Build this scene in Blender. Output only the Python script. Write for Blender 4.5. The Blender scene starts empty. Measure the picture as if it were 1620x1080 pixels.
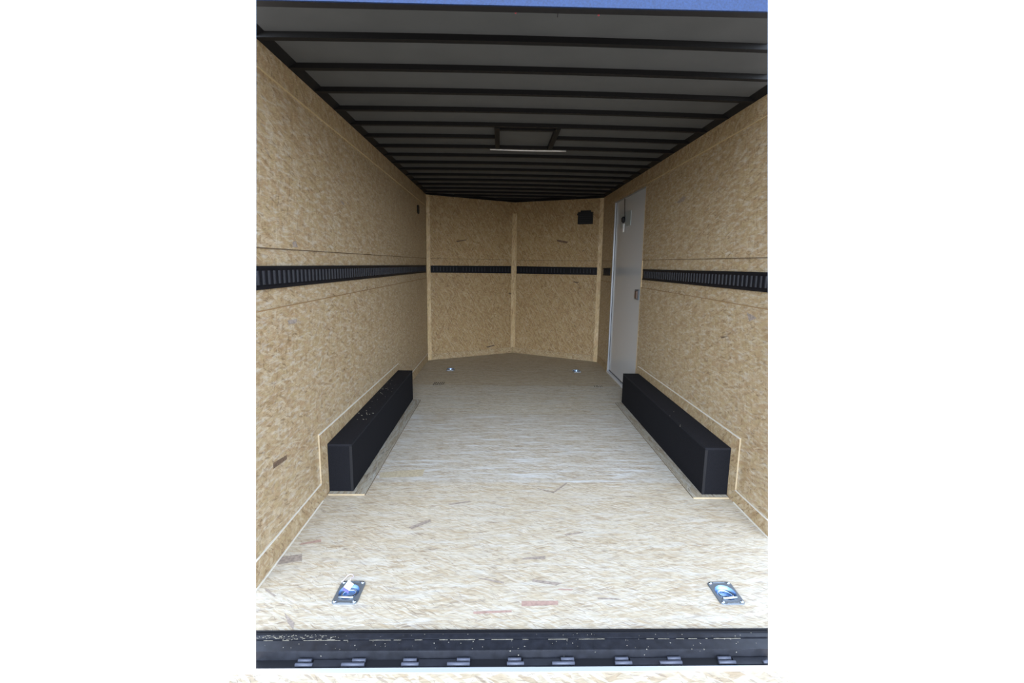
import bpy, bmesh, math, random
from mathutils import Vector, Matrix

# ------------------------------------------------------------------ camera
SC = bpy.context.scene
COL = SC.collection
YAW, PITCH, ROLL, F_PX, EYE = 0.0256, -0.1633, 0.0151, 750.6, 1.41
fw = Vector((math.sin(YAW)*math.cos(PITCH), math.cos(YAW)*math.cos(PITCH), math.sin(PITCH)))
rt = fw.cross(Vector((0, 0, 1))).normalized()
up = rt.cross(fw)
cr, sr = math.cos(ROLL), math.sin(ROLL)
rt, up = cr*rt + sr*up, cr*up - sr*rt
cam = bpy.data.objects.new('camera', bpy.data.cameras.new('camera'))
COL.objects.link(cam)
cam.matrix_world = Matrix(((rt.x, up.x, -fw.x, 0), (rt.y, up.y, -fw.y, 0), (rt.z, up.z, -fw.z, EYE), (0, 0, 0, 1)))
cam.data.sensor_fit = 'HORIZONTAL'
cam.data.sensor_width = 36.0
cam.data.lens = 36.0*F_PX/1620.0
cam.data.clip_start = 0.05
SC.camera = cam

# ------------------------------------------------------------------ daylight: an overcast, bright bluish sky
W = bpy.data.worlds.new('overcast_sky')
SC.world = W
W.use_nodes = True
wn, wl = W.node_tree.nodes, W.node_tree.links
wn.clear()
w_out = wn.new('ShaderNodeOutputWorld')
w_bg = wn.new('ShaderNodeBackground')
w_tc = wn.new('ShaderNodeTexCoord')
w_sep = wn.new('ShaderNodeSeparateXYZ')
w_map = wn.new('ShaderNodeMapRange')
w_ramp = wn.new('ShaderNodeValToRGB')
w_map.inputs['From Min'].default_value = -1.0
w_map.inputs['From Max'].default_value = 1.0
wl.new(w_tc.outputs['Generated'], w_sep.inputs[0])
wl.new(w_sep.outputs['Z'], w_map.inputs['Value'])
wl.new(w_map.outputs[0], w_ramp.inputs[0])
el = w_ramp.color_ramp.elements
el[0].position = 0.46; el[0].color = (0.40, 0.37, 0.345, 1)      # pale concrete yard
el[1].position = 0.51; el[1].color = (0.82, 0.90, 1.0, 1)      # bright hazy horizon
for pos, col in ((0.60, (0.72, 0.84, 1.0)), (0.74, (0.62, 0.70, 0.82)), (1.0, (0.62, 0.71, 0.84))):   # bluer and dimmer towards the zenith
    x_ = el.new(pos); x_.color = (*col, 1)
w_tint = wn.new('ShaderNodeMix'); w_tint.data_type = 'RGBA'          # bluer to the sides, milkier towards the added glow behind
w_tint.inputs['A'].default_value = (0.93, 0.99, 1.10, 1); w_tint.inputs['B'].default_value = (1.0, 0.99, 0.97, 1)
w_az = wn.new('ShaderNodeMapRange')
w_az.inputs['From Min'].default_value = -0.35; w_az.inputs['From Max'].default_value = -0.95
wl.new(w_sep.outputs['Y'], w_az.inputs['Value']); wl.new(w_az.outputs[0], w_tint.inputs['Factor'])
w_mul = wn.new('ShaderNodeMix'); w_mul.data_type = 'RGBA'; w_mul.blend_type = 'MULTIPLY'; w_mul.inputs['Factor'].default_value = 1.0
wl.new(w_ramp.outputs[0], w_mul.inputs['A']); wl.new(w_tint.outputs['Result'], w_mul.inputs['B'])
wl.new(w_mul.outputs['Result'], w_bg.inputs['Color'])
w_bg.inputs['Strength'].default_value = 8.5
# bright glow added to the unseen sky behind the rear, to lighten the interior
w_neg = wn.new('ShaderNodeMapRange'); w_neg.interpolation_type = 'SMOOTHSTEP'
w_neg.inputs['From Min'].default_value = -0.35; w_neg.inputs['From Max'].default_value = -1.0
w_neg.inputs['To Min'].default_value = 3.6; w_neg.inputs['To Max'].default_value = 13.2
wl.new(w_sep.outputs['Y'], w_neg.inputs['Value'])
w_up = wn.new('ShaderNodeMapRange')
w_up.inputs['From Min'].default_value = -0.06; w_up.inputs['From Max'].default_value = 0.03
wl.new(w_sep.outputs['Z'], w_up.inputs['Value'])
w_mix = wn.new('ShaderNodeMix')
w_mix.inputs['A'].default_value = 2.9
wl.new(w_up.outputs[0], w_mix.inputs['Factor'])
wl.new(w_neg.outputs[0], w_mix.inputs['B'])
wl.new(w_mix.outputs[0], w_bg.inputs['Strength'])
wl.new(w_bg.outputs[0], w_out.inputs[0])

SC.view_settings.view_transform = 'Standard'
SC.view_settings.look = 'None'
SC.view_settings.exposure = 0.0
SC.view_settings.gamma = 1.0
SC.view_settings.use_curve_mapping = False
SC.cycles.max_bounces = 12
SC.cycles.diffuse_bounces = 8

# ------------------------------------------------------------------ dimensions (metres)
XL, XR, H = -1.0487, 1.4327, 2.3288         # inner faces of the side walls, top of their panels
YC, XA, YA = 6.80, 0.203, 7.48              # front corners and the apex of the V nose
ZCEIL, BOW = 2.352, 0.010                   # roof skin and its slight crown
# the stretch of trailer that is modelled ends at these two section planes (point, outward normal)
SECTIONS = [(Vector((0, 0, EYE)), Vector((-0.89172, -0.44802, 0.06409))),
            (Vector((0, 0, EYE)), Vector((0.86774, -0.48875, 0.09031)))]


# ------------------------------------------------------------------ mesh helpers
class MB:
    """collects shapes, then links them as ONE mesh object"""
    def __init__(self):
        self.bm = bmesh.new()
        self.uv = self.bm.loops.layers.uv.new('metres')

    def hexa(self, c, mat=0):
        """c: 8 corners, bottom loop then top loop"""
        v = [self.bm.verts.new(p) for p in c]
        for f in ((3, 2, 1, 0), (4, 5, 6, 7), (0, 1, 5, 4), (1, 2, 6, 5), (2, 3, 7, 6), (3, 0, 4, 7)):
            self.bm.faces.new([v[i] for i in f]).material_index = mat

    def box(self, x0, x1, y0, y1, z0, z1, mat=0):
        self.hexa([(x0, y0, z0), (x1, y0, z0), (x1, y1, z0), (x0, y1, z0),
                   (x0, y0, z1), (x1, y0, z1), (x1, y1, z1), (x0, y1, z1)], mat)

    def prism(self, poly, f0, f1, mat=0):
        """poly of 2-D points; f0/f1 map a 2-D point to the two end faces"""
        a = [self.bm.verts.new(f0(p)) for p in poly]
        b = [self.bm.verts.new(f1(p)) for p in poly]
        n = len(poly)
        self.bm.faces.new(a[::-1]).material_index = mat
        self.bm.faces.new(b).material_index = mat
        for i in range(n):
            self.bm.faces.new([a[i], a[(i+1) % n], b[(i+1) % n], b[i]]).material_index = mat

    def plate(self, poly, z0, z1, mat=0):
        self.prism(poly, lambda p: (p[0], p[1], z0), lambda p: (p[0], p[1], z1), mat)

    def lathe(self, prof, centre, seg=24, mat=0, cap=True):
        rings = []
        for r_, z in prof:
            rings.append([self.bm.verts.new((centre[0] + r_*math.cos(2*math.pi*i/seg), centre[1] + r_*math.sin(2*math.pi*i/seg), centre[2] + z)) for i in range(seg)])
        for a, b in zip(rings, rings[1:]):
            for i in range(seg):
                f = self.bm.faces.new([a[i], a[(i+1) % seg], b[(i+1) % seg], b[i]])
                f.material_index = mat; f.smooth = True
        if cap:
            self.bm.faces.new(rings[0][::-1]).material_index = mat
            self.bm.faces.new(rings[-1]).material_index = mat

    def tube(self, pts, r_, seg=8, closed=False, mat=0):
        pts = [Vector(p) for p in pts]
        n = len(pts); rings = []
        ref = Vector((0.13, 0.21, 0.97))
        for i, p in enumerate(pts):
            t = (pts[(i+1) % n] - pts[i-1]) if closed else (pts[min(i+1, n-1)] - pts[max(i-1, 0)])
            t.normalize()
            u_ = t.cross(ref)
            if u_.length < 1e-3: u_ = t.cross(Vector((1, 0, 0)))
            u_.normalize(); w_ = t.cross(u_)
            rings.append([self.bm.verts.new(p + r_*(math.cos(2*math.pi*k/seg)*u_ + math.sin(2*math.pi*k/seg)*w_)) for k in range(seg)])
        for i in range(n if closed else n-1):
            a, b = rings[i], rings[(i+1) % n]
            for k in range(seg):
                f = self.bm.faces.new([a[k], a[(k+1) % seg], b[(k+1) % seg], b[k]])
                f.smooth = True; f.material_index = mat
        if not closed:
            self.bm.faces.new(rings[0]); self.bm.faces.new(rings[-1][::-1])

    def bevel(self, w, seg=2, angle=0.6):
        ed = [e for e in self.bm.edges if len(e.link_faces) == 2 and e.calc_face_angle(0) > angle]
        bmesh.ops.bevel(self.bm, geom=ed, offset=w, segments=seg, profile=0.6, affect='EDGES', clamp_overlap=True)

    def flake(self, pts, mat):
        """a strand lying on the surface, part of the board itself"""
        self.bm.faces.new([self.bm.verts.new(p) for p in pts]).material_index = mat

    def build(self, name, mats, parent=None, loc=None, section=False, frame=None):
        bm = self.bm
        if section:
            for co, no in SECTIONS:
                res = bmesh.ops.bisect_plane(bm, geom=bm.verts[:] + bm.edges[:] + bm.faces[:], dist=1e-6, plane_co=co, plane_no=no, clear_outer=True)
                cut = [e for e in res['geom_cut'] if isinstance(e, bmesh.types.BMEdge)]
                if cut:
                    bmesh.ops.holes_fill(bm, edges=[e for e in bm.edges if e.is_boundary and e in set(cut)], sides=0)
        bmesh.ops.recalc_face_normals(bm, faces=bm.faces[:])
        for f in bm.faces:
            n = f.normal
            for l in f.loops:
                p = l.vert.co
                if abs(n.z) >= abs(n.x) and abs(n.z) >= abs(n.y): l[self.uv].uv = (p.x, p.y)
                elif abs(n.x) > abs(n.y): l[self.uv].uv = (p.y + 3.7, p.z + 11.3)
                else: l[self.uv].uv = (p.x + 21.1, p.z + 5.9)
        if loc is None and parent is not None:
            root = parent
            while root.parent: root = root.parent
            loc = root.location
        off = Vector(loc) if loc is not None else Vector((0, 0, 0))
        if off.length: bmesh.ops.translate(bm, verts=bm.verts[:], vec=-off)
        me = bpy.data.meshes.new(name)
        bm.to_mesh(me); bm.free()
        for m in (mats if isinstance(mats, (list, tuple)) else [mats]): me.materials.append(m)
        o = bpy.data.objects.new(name, me)
        COL.objects.link(o)
        if parent is not None: o.parent = parent
        elif loc is not None: o.location = off
        return o


def thing(name, label, cat, loc, group=None):
    o = bpy.data.objects.new(name, None)
    COL.objects.link(o)
    o.empty_display_size = 0.05
    o.location = loc; o['label'] = label; o['category'] = cat
    if group: o['group'] = group
    return o


def tag(o, label, cat, group=None):
    o['label'] = label; o['category'] = cat
    if group: o['group'] = group
    return o


def struct(o, label=None):
    o['kind'] = 'structure'
    if label: o['label'] = label
    return o


def copy_tree(o, parent=None):
    c = o.copy(); COL.objects.link(c)
    if parent is not None: c.parent = parent
    for ch in [x for x in bpy.data.objects if x.parent == o]:
        copy_tree(ch, c)
    return c


# ------------------------------------------------------------------ materials
def new_mat(name):
    m = bpy.data.materials.new(name); m.use_nodes = True
    nt = m.node_tree; nt.nodes.clear()
    out = nt.nodes.new('ShaderNodeOutputMaterial'); b = nt.nodes.new('ShaderNodeBsdfPrincipled')
    nt.links.new(b.outputs[0], out.inputs[0])
    return m, nt, b


def plain(name, col, rough=0.5, metal=0.0, spec=0.5, noise=0.0, scale=40.0, bump=0.0, speck=None):
    m, nt, b = new_mat(name)
    b.inputs['Roughness'].default_value = rough
    b.inputs['Metallic'].default_value = metal
    b.inputs['Specular IOR Level'].default_value = spec
    b.inputs['Base Color'].default_value = (*col, 1)
    if noise or bump or speck:
        tc = nt.nodes.new('ShaderNodeTexCoord')
        nz = nt.nodes.new('ShaderNodeTexNoise'); nz.inputs['Scale'].default_value = scale; nz.inputs['Detail'].default_value = 4
        nt.links.new(tc.outputs['Object'], nz.inputs['Vector'])
        rp = nt.nodes.new('ShaderNodeValToRGB')
        rp.color_ramp.elements[0].position = 0.3; rp.color_ramp.elements[1].position = 0.7
        rp.color_ramp.elements[0].color = (*[c*(1-noise) for c in col], 1)
        rp.color_ramp.elements[1].color = (*[min(1, c*(1+noise)) for c in col], 1)
        nt.links.new(nz.outputs['Fac'], rp.inputs[0])
        last = rp.outputs[0]
        if speck:
            vo = nt.nodes.new('ShaderNodeTexVoronoi'); vo.inputs['Scale'].default_value = speck[1]
            nt.links.new(tc.outputs['Object'], vo.inputs['Vector'])
            sp = nt.nodes.new('ShaderNodeSeparateColor'); nt.links.new(vo.outputs['Color'], sp.inputs[0])
            gt = nt.nodes.new('ShaderNodeMath'); gt.operation = 'GREATER_THAN'; gt.inputs[1].default_value = speck[2]
            nt.links.new(sp.outputs[0], gt.inputs[0])
            lt = nt.nodes.new('ShaderNodeMath'); lt.operation = 'LESS_THAN'; lt.inputs[1].default_value = 0.32
            nt.links.new(vo.outputs['Distance'], lt.inputs[0])
            mu = nt.nodes.new('ShaderNodeMath'); mu.operation = 'MULTIPLY'
            nt.links.new(gt.outputs[0], mu.inputs[0]); nt.links.new(lt.outputs[0], mu.inputs[1])
            mx = nt.nodes.new('ShaderNodeMixRGB'); mx.inputs['Color2'].default_value = (*speck[0], 1)
            nt.links.new(mu.outputs[0], mx.inputs['Fac']); nt.links.new(last, mx.inputs['Color1'])
            last = mx.outputs[0]
        nt.links.new(last, b.inputs['Base Color'])
        if bump:
            bp = nt.nodes.new('ShaderNodeBump'); bp.inputs['Strength'].default_value = bump; bp.inputs['Distance'].default_value = 0.002
            nt.links.new(nz.outputs['Fac'], bp.inputs['Height']); nt.links.new(bp.outputs[0], b.inputs['Normal'])
    return m


def osb(name, tones, angles, flake=(0.11, 0.022), dark=(0.16, 0.10, 0.05), pale=None, rough=0.5, spec=0.35, crack=0.55, contrast=1.0, seed=0.0, dark_amt=0.955):
    """oriented strand board: layers of long thin Voronoi strands at several angles"""
    m, nt, b = new_mat(name)
    N, L = nt.nodes.new, nt.links.new
    uv = N('ShaderNodeUVMap'); uv.uv_map = 'metres'
    off = N('ShaderNodeMapping'); off.inputs['Location'].default_value = (seed, seed*0.7, 0)
    L(uv.outputs[0], off.inputs[0])
    nz = N('ShaderNodeTexNoise'); nz.noise_dimensions = '2D'; nz.inputs['Scale'].default_value = 9.0; nz.inputs['Detail'].default_value = 3
    L(off.outputs[0], nz.inputs['Vector'])
    sub = N('ShaderNodeVectorMath'); sub.operation = 'SUBTRACT'; sub.inputs[1].default_value = (0.5, 0.5, 0.5)
    L(nz.outputs['Color'], sub.inputs[0])
    sc = N('ShaderNodeVectorMath'); sc.operation = 'SCALE'; sc.inputs['Scale'].default_value = 0.022
    L(sub.outputs[0], sc.inputs[0])
    add = N('ShaderNodeVectorMath'); add.operation = 'ADD'
    L(off.outputs[0], add.inputs[0]); L(sc.outputs[0], add.inputs[1])

    def ramp(cols, src):
        r_ = N('ShaderNodeValToRGB'); e = r_.color_ramp.elements
        r_.color_ramp.interpolation = 'LINEAR'
        k = len(cols)
        e[0].position = 0; e[0].color = (*cols[0], 1)
        e[1].position = 1; e[1].color = (*cols[-1], 1)
        for i in range(1, k-1):
            x = e.new(i/(k-1)); x.color = (*cols[i], 1)
        L(src, r_.inputs[0]); return r_.outputs[0]

    def math_(op, a, bb):
        n = N('ShaderNodeMath'); n.operation = op
        for i, s in enumerate((a, bb)):
            if isinstance(s, (int, float)): n.inputs[i].default_value = s
            else: L(s, n.inputs[i])
        return n.outputs[0]

    def mix(fac, c1, c2):
        n = N('ShaderNodeMixRGB')
        for i, s in ((0, fac), (1, c1), (2, c2)):
            if isinstance(s, (int, float)): n.inputs[i].default_value = s
            elif isinstance(s, tuple): n.inputs[i].default_value = (*s, 1)
            else: L(s, n.inputs[i])
        return n.outputs[0]

    # broad tone of the board
    big = N('ShaderNodeTexNoise'); big.noise_dimensions = '2D'; big.inputs['Scale'].default_value = 2.3; big.inputs['Detail'].default_value = 4
    L(off.outputs[0], big.inputs['Vector'])
    base = ramp(tones, big.outputs['Fac'])
    height = None
    for i, (ang, size) in enumerate(angles):
        mp = N('ShaderNodeMapping'); mp.vector_type = 'TEXTURE'
        mp.inputs['Rotation'].default_value = (0, 0, math.radians(ang))
        mp.inputs['Location'].default_value = (0.37*i + 0.11, 0.53*i, 0)
        mp.inputs['Scale'].default_value = (flake[0]*size, flake[1]*size, 1)
        L(add.outputs[0], mp.inputs[0])
        vo = N('ShaderNodeTexVoronoi'); vo.voronoi_dimensions = '2D'; vo.inputs['Scale'].default_value = 1.0
        L(mp.outputs[0], vo.inputs['Vector'])
        sp = N('ShaderNodeSeparateColor'); L(vo.outputs['Color'], sp.inputs[0])
        tone = ramp(tones, sp.outputs[0])
        mask = math_('MULTIPLY', math_('GREATER_THAN', sp.outputs[1], 0.45 if i else 0.0), 0.75*contrast)
        base = mix(mask, base, tone)
        # a few dark bark strands
        dm = math_('MULTIPLY', math_('GREATER_THAN', sp.outputs[2], dark_amt), 0.6)
        inner = math_('LESS_THAN', vo.outputs['Distance'], 0.36)
        base = mix(math_('MULTIPLY', dm, inner), base, dark)
        # hairline gaps along strand edges
        ve = N('ShaderNodeTexVoronoi'); ve.voronoi_dimensions = '2D'; ve.feature = 'DISTANCE_TO_EDGE'; ve.inputs['Scale'].default_value = 1.0
        L(mp.outputs[0], ve.inputs['Vector'])
        ln = math_('LESS_THAN', ve.outputs['Distance'], 0.035)
        pick = math_('GREATER_THAN', sp.outputs[1], 0.72)
        base = mix(math_('MULTIPLY', math_('MULTIPLY', ln, pick), crack), base, tuple(0.5*(dark[j] + tones[0][j]) for j in range(3)))
        if height is None: height = sp.outputs[0]
    # short dark hairline streaks of bark
    for k_, (ang, ln_, wd_) in enumerate(((angles[0][0] + 6, 0.035, 0.0028), (angles[-1][0] - 20, 0.028, 0.0026), (angles[2 % len(angles)][0], 0.045, 0.0035))):
        mp = N('ShaderNodeMapping'); mp.vector_type = 'TEXTURE'
        mp.inputs['Rotation'].default_value = (0, 0, math.radians(ang)); mp.inputs['Location'].default_value = (0.71*k_, 0.29*k_, 0)
        mp.inputs['Scale'].default_value = (ln_, wd_, 1)
        L(add.outputs[0], mp.inputs[0])
        vo = N('ShaderNodeTexVoronoi'); vo.voronoi_dimensions = '2D'; vo.inputs['Scale'].default_value = 1.0
        L(mp.outputs[0], vo.inputs['Vector'])
        sp = N('ShaderNodeSeparateColor'); L(vo.outputs['Color'], sp.inputs[0])
        st = math_('MULTIPLY', math_('GREATER_THAN', sp.outputs[0], 0.95), math_('LESS_THAN', vo.outputs['Distance'], 0.42))
        base = mix(math_('MULTIPLY', st, math_('MULTIPLY', sp.outputs[1], 0.85)), base, dark)
    # fibre grain
    gm = N('ShaderNodeMapping'); gm.vector_type = 'TEXTURE'
    gm.inputs['Rotation'].default_value = (0, 0, math.radians(angles[0][0])); gm.inputs['Scale'].default_value = (0.035, 0.005, 1)
    L(add.outputs[0], gm.inputs[0])
    gn = N('ShaderNodeTexNoise'); gn.noise_dimensions = '2D'; gn.inputs['Scale'].default_value = 1.0; gn.inputs['Detail'].default_value = 4; gn.inputs['Roughness'].default_value = 0.6
    L(gm.outputs[0], gn.inputs['Vector'])
    gv = N('ShaderNodeMapRange'); gv.inputs['From Min'].default_value = 0.3; gv.inputs['From Max'].default_value = 0.7
    gv.inputs['To Min'].default_value = 0.8; gv.inputs['To Max'].default_value = 1.16
    L(gn.outputs['Fac'], gv.inputs['Value'])
    mul = N('ShaderNodeVectorMath'); mul.operation = 'SCALE'
    L(base, mul.inputs[0]); L(gv.outputs[0], mul.inputs['Scale'])
    last = mul.outputs[0]
    if pale:
        pn = N('ShaderNodeTexNoise'); pn.noise_dimensions = '2D'; pn.inputs['Scale'].default_value = 1.0; pn.inputs['Detail'].default_value = 6; pn.inputs['Roughness'].default_value = 0.65
        pm = N('ShaderNodeMapping'); pm.vector_type = 'TEXTURE'; pm.inputs['Scale'].default_value = (pale[1], pale[2], 1)
        L(add.outputs[0], pm.inputs[0]); L(pm.outputs[0], pn.inputs['Vector'])
        pr = N('ShaderNodeMapRange'); pr.inputs['From Min'].default_value = 0.5; pr.inputs['From Max'].default_value = 0.72; pr.inputs['To Max'].default_value = pale[3]
        L(pn.outputs['Fac'], pr.inputs['Value'])
        last = mix(pr.outputs[0], last, pale[0])
    L(last, b.inputs['Base Color'])
    b.inputs['Roughness'].default_value = rough
    b.inputs['Specular IOR Level'].default_value = spec
    bp = N('ShaderNodeBump'); bp.inputs['Strength'].default_value = 0.25; bp.inputs['Distance'].default_value = 0.001
    L(gn.outputs['Fac'], bp.inputs['Height']); L(bp.outputs[0], b.inputs['Normal'])
    return m


T_WALL = [(0.25, 0.165, 0.08), (0.355, 0.238, 0.132), (0.365, 0.275, 0.143), (0.405, 0.30, 0.18), (0.46, 0.375, 0.255)]
T_FLOOR = [(0.33, 0.245, 0.15), (0.405, 0.33, 0.227), (0.45, 0.385, 0.285), (0.485, 0.43, 0.335), (0.54, 0.495, 0.42)]
T_MID = [tuple(c*k for c, k in zip(t, (0.98, 1.03, 1.13))) for t in T_FLOOR]
T_DULL = [tuple(c*k for c, k in zip(t, (1.03, 1.07, 1.12))) for t in T_FLOOR]
T_FAR = [tuple(c*k for c, k in zip(t, (0.96, 0.94, 0.90))) for t in T_FLOOR]
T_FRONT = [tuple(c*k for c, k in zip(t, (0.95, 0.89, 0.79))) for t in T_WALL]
ANG_W = [(5, 1.3), (48, 1.0), (-42, 1.0), (14, 1.0), (80, 0.7), (-18, 0.8)]
ANG_F = [(1, 1.6), (6, 1.2), (-6, 1.2), (14, 1.0), (-30, 0.6)]
M_WALL = osb('osb_wall_board', T_WALL, ANG_W, (0.085, 0.016), pale=((0.51, 0.465, 0.385), 0.09, 0.02, 0.62), rough=0.42, contrast=0.85)
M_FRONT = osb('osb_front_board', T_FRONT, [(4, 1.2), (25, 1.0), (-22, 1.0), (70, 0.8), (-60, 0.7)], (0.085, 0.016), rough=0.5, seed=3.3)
M_TRIM = osb('osb_strip', T_WALL, [(10, 1.0), (70, 0.9), (-40, 0.8)], (0.06, 0.014), rough=0.5, seed=7.1)
M_STRIP = osb('osb_vertical_strip', [tuple(min(1, c*1.4) for c in t) for t in T_WALL], [(88, 1.0), (80, 0.9)], (0.09, 0.012), rough=0.5, seed=2.1, contrast=0.6)
M_FLOOR = osb('osb_floor_board', T_FLOOR, ANG_F, (0.10, 0.011), contrast=0.75, dark=(0.2, 0.15, 0.11), pale=((0.52, 0.51, 0.47), 0.30, 0.035, 0.45), rough=0.5, seed=1.7)
M_FLOOR2 = osb('osb_floor_board_dull', T_DULL, ANG_F, (0.10, 0.011), contrast=0.75, dark=(0.15, 0.11, 0.08), pale=((0.45, 0.45, 0.43), 0.5, 0.06, 0.6), rough=0.55, seed=5.2)
M_MID = osb('osb_floor_board_grey', T_MID, ANG_F, (0.12, 0.012), contrast=0.75, dark=(0.2, 0.15, 0.11), pale=((0.56, 0.575, 0.57), 0.35, 0.035, 0.8), rough=0.5, seed=8.7)
M_FAR = osb('osb_floor_board_brown', T_FAR, ANG_F, (0.12, 0.012), contrast=0.75, dark=(0.15, 0.11, 0.08), rough=0.55, seed=6.4)
M_BATTEN = osb('osb_batten', [tuple(c*0.72 for c in t) for t in T_DULL], [(88, 1.2), (80, 1.0), (96, 1.0)], (0.12, 0.012), dark=(0.11, 0.08, 0.06), rough=0.55, seed=4.4)
M_RAMP = osb('osb_ramp_board', [tuple(c*0.85 for c in t) for t in T_FLOOR], ANG_F, (0.13, 0.02), dark=(0.2, 0.15, 0.11), rough=0.5, seed=9.4)
M_EDGE = plain('raw_board_edge', (0.46, 0.35, 0.19), 0.7)
M_JOINT_LIT = plain('pale_joint_and_lit_edge', (0.60, 0.56, 0.48), 0.6)  # pale colour for joints and for painted lit board edges
M_SEAM = plain('light_board_edge', (0.42, 0.33, 0.21), 0.7)
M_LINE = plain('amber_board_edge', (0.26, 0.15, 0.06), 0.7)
M_GAP_SHADE = plain('board_gap_and_shade', (0.10, 0.065, 0.035), 0.8)  # dark floor joints, and shade lines painted along board edges
M_CHIP_D = plain('bark_strand', (0.12, 0.075, 0.045), 0.6, noise=0.5, scale=60)
M_CHIP_G = plain('grey_strand', (0.27, 0.22, 0.18), 0.6, noise=0.3, scale=70)
M_CHIP_P = plain('pinkish_strand', (0.34, 0.225, 0.18), 0.6, noise=0.2, scale=70)
M_CHIP_T = plain('tan_strand', (0.41, 0.345, 0.235), 0.6, noise=0.2, scale=60)
M_CHIP_L = plain('pale_strand', (0.60, 0.585, 0.53), 0.6, noise=0.1, scale=60)
M_BLACK = plain('black_painted_steel', (0.008, 0.008, 0.010), 0.5, spec=0.3)
M_RIB = plain('black_rib_steel', (0.006, 0.006, 0.0065), 0.6, spec=0.18)
M_RAIL = plain('black_rail_coating', (0.006, 0.006, 0.008), 0.5, spec=0.2)
M_SLOT = plain('rail_web_sky_sheen', (0.022, 0.023, 0.03), 0.5, spec=0.3)  # lighter and bluish: sky reflection on the webs put into the colour
M_ROOF = plain('grey_roof_liner', (0.086, 0.089, 0.089), 0.6, spec=0.15, noise=0.06, scale=5)
M_CARPET = plain('black_box_coating', (0.007, 0.007, 0.009), 0.85, spec=0.12, noise=0.35, scale=220, bump=0.5)
M_CARPET_T = plain('black_box_top_coating', (0.009, 0.009, 0.012), 0.8, spec=0.18, noise=0.35, scale=220, bump=0.5, speck=((0.35, 0.31, 0.25), 75.0, 0.997))
M_ZINC = plain('zinc_plate', (0.15, 0.165, 0.18), 0.45, metal=0.5)
M_ZINC_B = plain('bright_zinc', (0.62, 0.72, 0.85), 0.22, metal=1.0)
M_CUP = plain('zinc_cup', (0.30, 0.42, 0.60), 0.38, metal=1.0)  # blue of the reflected sky is mixed into the metal colour
M_ALU = plain('aluminium', (0.80, 0.83, 0.88), 0.35, metal=0.6)
M_JAMB = plain('dull_aluminium', (0.34, 0.35, 0.37), 0.4, metal=0.4)
M_LATCH = plain('brown_latch', (0.11, 0.065, 0.045), 0.5)
M_DOOR = plain('white_door_skin', (0.50, 0.505, 0.51), 0.16, spec=0.6)
M_PLATE = plain('grey_plate', (0.30, 0.33, 0.33), 0.5)
M_SKY_SHEEN = plain('beam_face_sky_sheen', (0.007, 0.026, 0.090), 0.55, spec=0.3, noise=0.25, scale=180, bump=0.3)  # black steel beam; its blue sky reflection is put into the base colour
M_RED = plain('red_cap', (0.30, 0.04, 0.045), 0.5)
M_WHITE = plain('white_plastic', (0.72, 0.72, 0.70), 0.4)
M_PAPER = plain('white_tag_card', (0.85, 0.86, 0.86), 0.6)
M_TAG_SHADE = plain('tag_edge_shade', (0.10, 0.09, 0.28), 0.6)  # blue-violet shade of the card's lower side, as a colour
M_STRING = plain('pinkish_string', (0.66, 0.55, 0.55), 0.8)
M_SILL = plain('black_sill_steel', (0.014, 0.015, 0.020), 0.42, spec=0.5, noise=0.3, scale=30, speck=((0.25, 0.23, 0.19), 130.0, 0.99))
M_DUST = plain('wood_dust', (0.30, 0.27, 0.21), 0.9, noise=0.3, scale=90)
M_HINGE = plain('hinge_steel', (0.07, 0.075, 0.10), 0.5, metal=0.3)
M_INK = plain('black_ink', (0.02, 0.02, 0.02), 0.8)
M_RUBBER = plain('black_plastic', (0.010, 0.010, 0.011), 0.6, spec=0.3)


# ------------------------------------------------------------------ floor, with recesses for the tie-down pans
RINGS = [(-0.638, 1.856), (0.998, 1.846), (-0.656, 6.20), (1.026, 6.171)]
PW, PD = 0.054, 0.073                       # half size of a pan
bm_ = MB()
JOINTS = (2.90, 4.32, 5.40)                 # joints between the floor sheets
xs = sorted({XL, XR} | {s for x, y in RINGS for s in (x - PW*0.82, x + PW*0.82)})
ys = sorted({1.634, YC, *JOINTS} | {s for x, y in RINGS for s in (y - PD*0.82, y + PD*0.82)})
HOLES = [(x - PW*0.82, x + PW*0.82, y - PD*0.82, y + PD*0.82) for x, y in RINGS]
for i in range(len(xs)-1):
    for j in range(len(ys)-1):
        cx, cy = (xs[i]+xs[i+1])/2, (ys[j]+ys[j+1])/2
        if any(h[0] < cx < h[1] and h[2] < cy < h[3] for h in HOLES): continue
        bm_.flake([(xs[i], ys[j], 0), (xs[i+1], ys[j], 0), (xs[i+1], ys[j+1], 0), (xs[i], ys[j+1], 0)], (0, 8, 1, 9)[sum(cy > j_ for j_ in JOINTS)])
bm_.flake([(XL, YC, 0), (XR, YC, 0), (XA, YA, 0)], 9)
for h in HOLES:
    for a, b_ in (((h[0], h[2]), (h[1], h[2])), ((h[1], h[2]), (h[1], h[3])), ((h[1], h[3]), (h[0], h[3])), ((h[0], h[3]), (h[0], h[2]))):
        bm_.flake([(a[0], a[1], 0), (b_[0], b_[1], 0), (b_[0], b_[1], -0.03), (a[0], a[1], -0.03)], 2)
bmesh.ops.remove_doubles(bm_.bm, verts=bm_.bm.verts[:], dist=1e-5)
bm_.box(XL, XR, 1.634, YC, -0.05, -0.03, 2)
for j_ in JOINTS[1:]: bm_.box(XL, XR, j_-0.0012, j_+0.0012, -0.005, 0.0003, 3)
E_ = 0.0006
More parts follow.
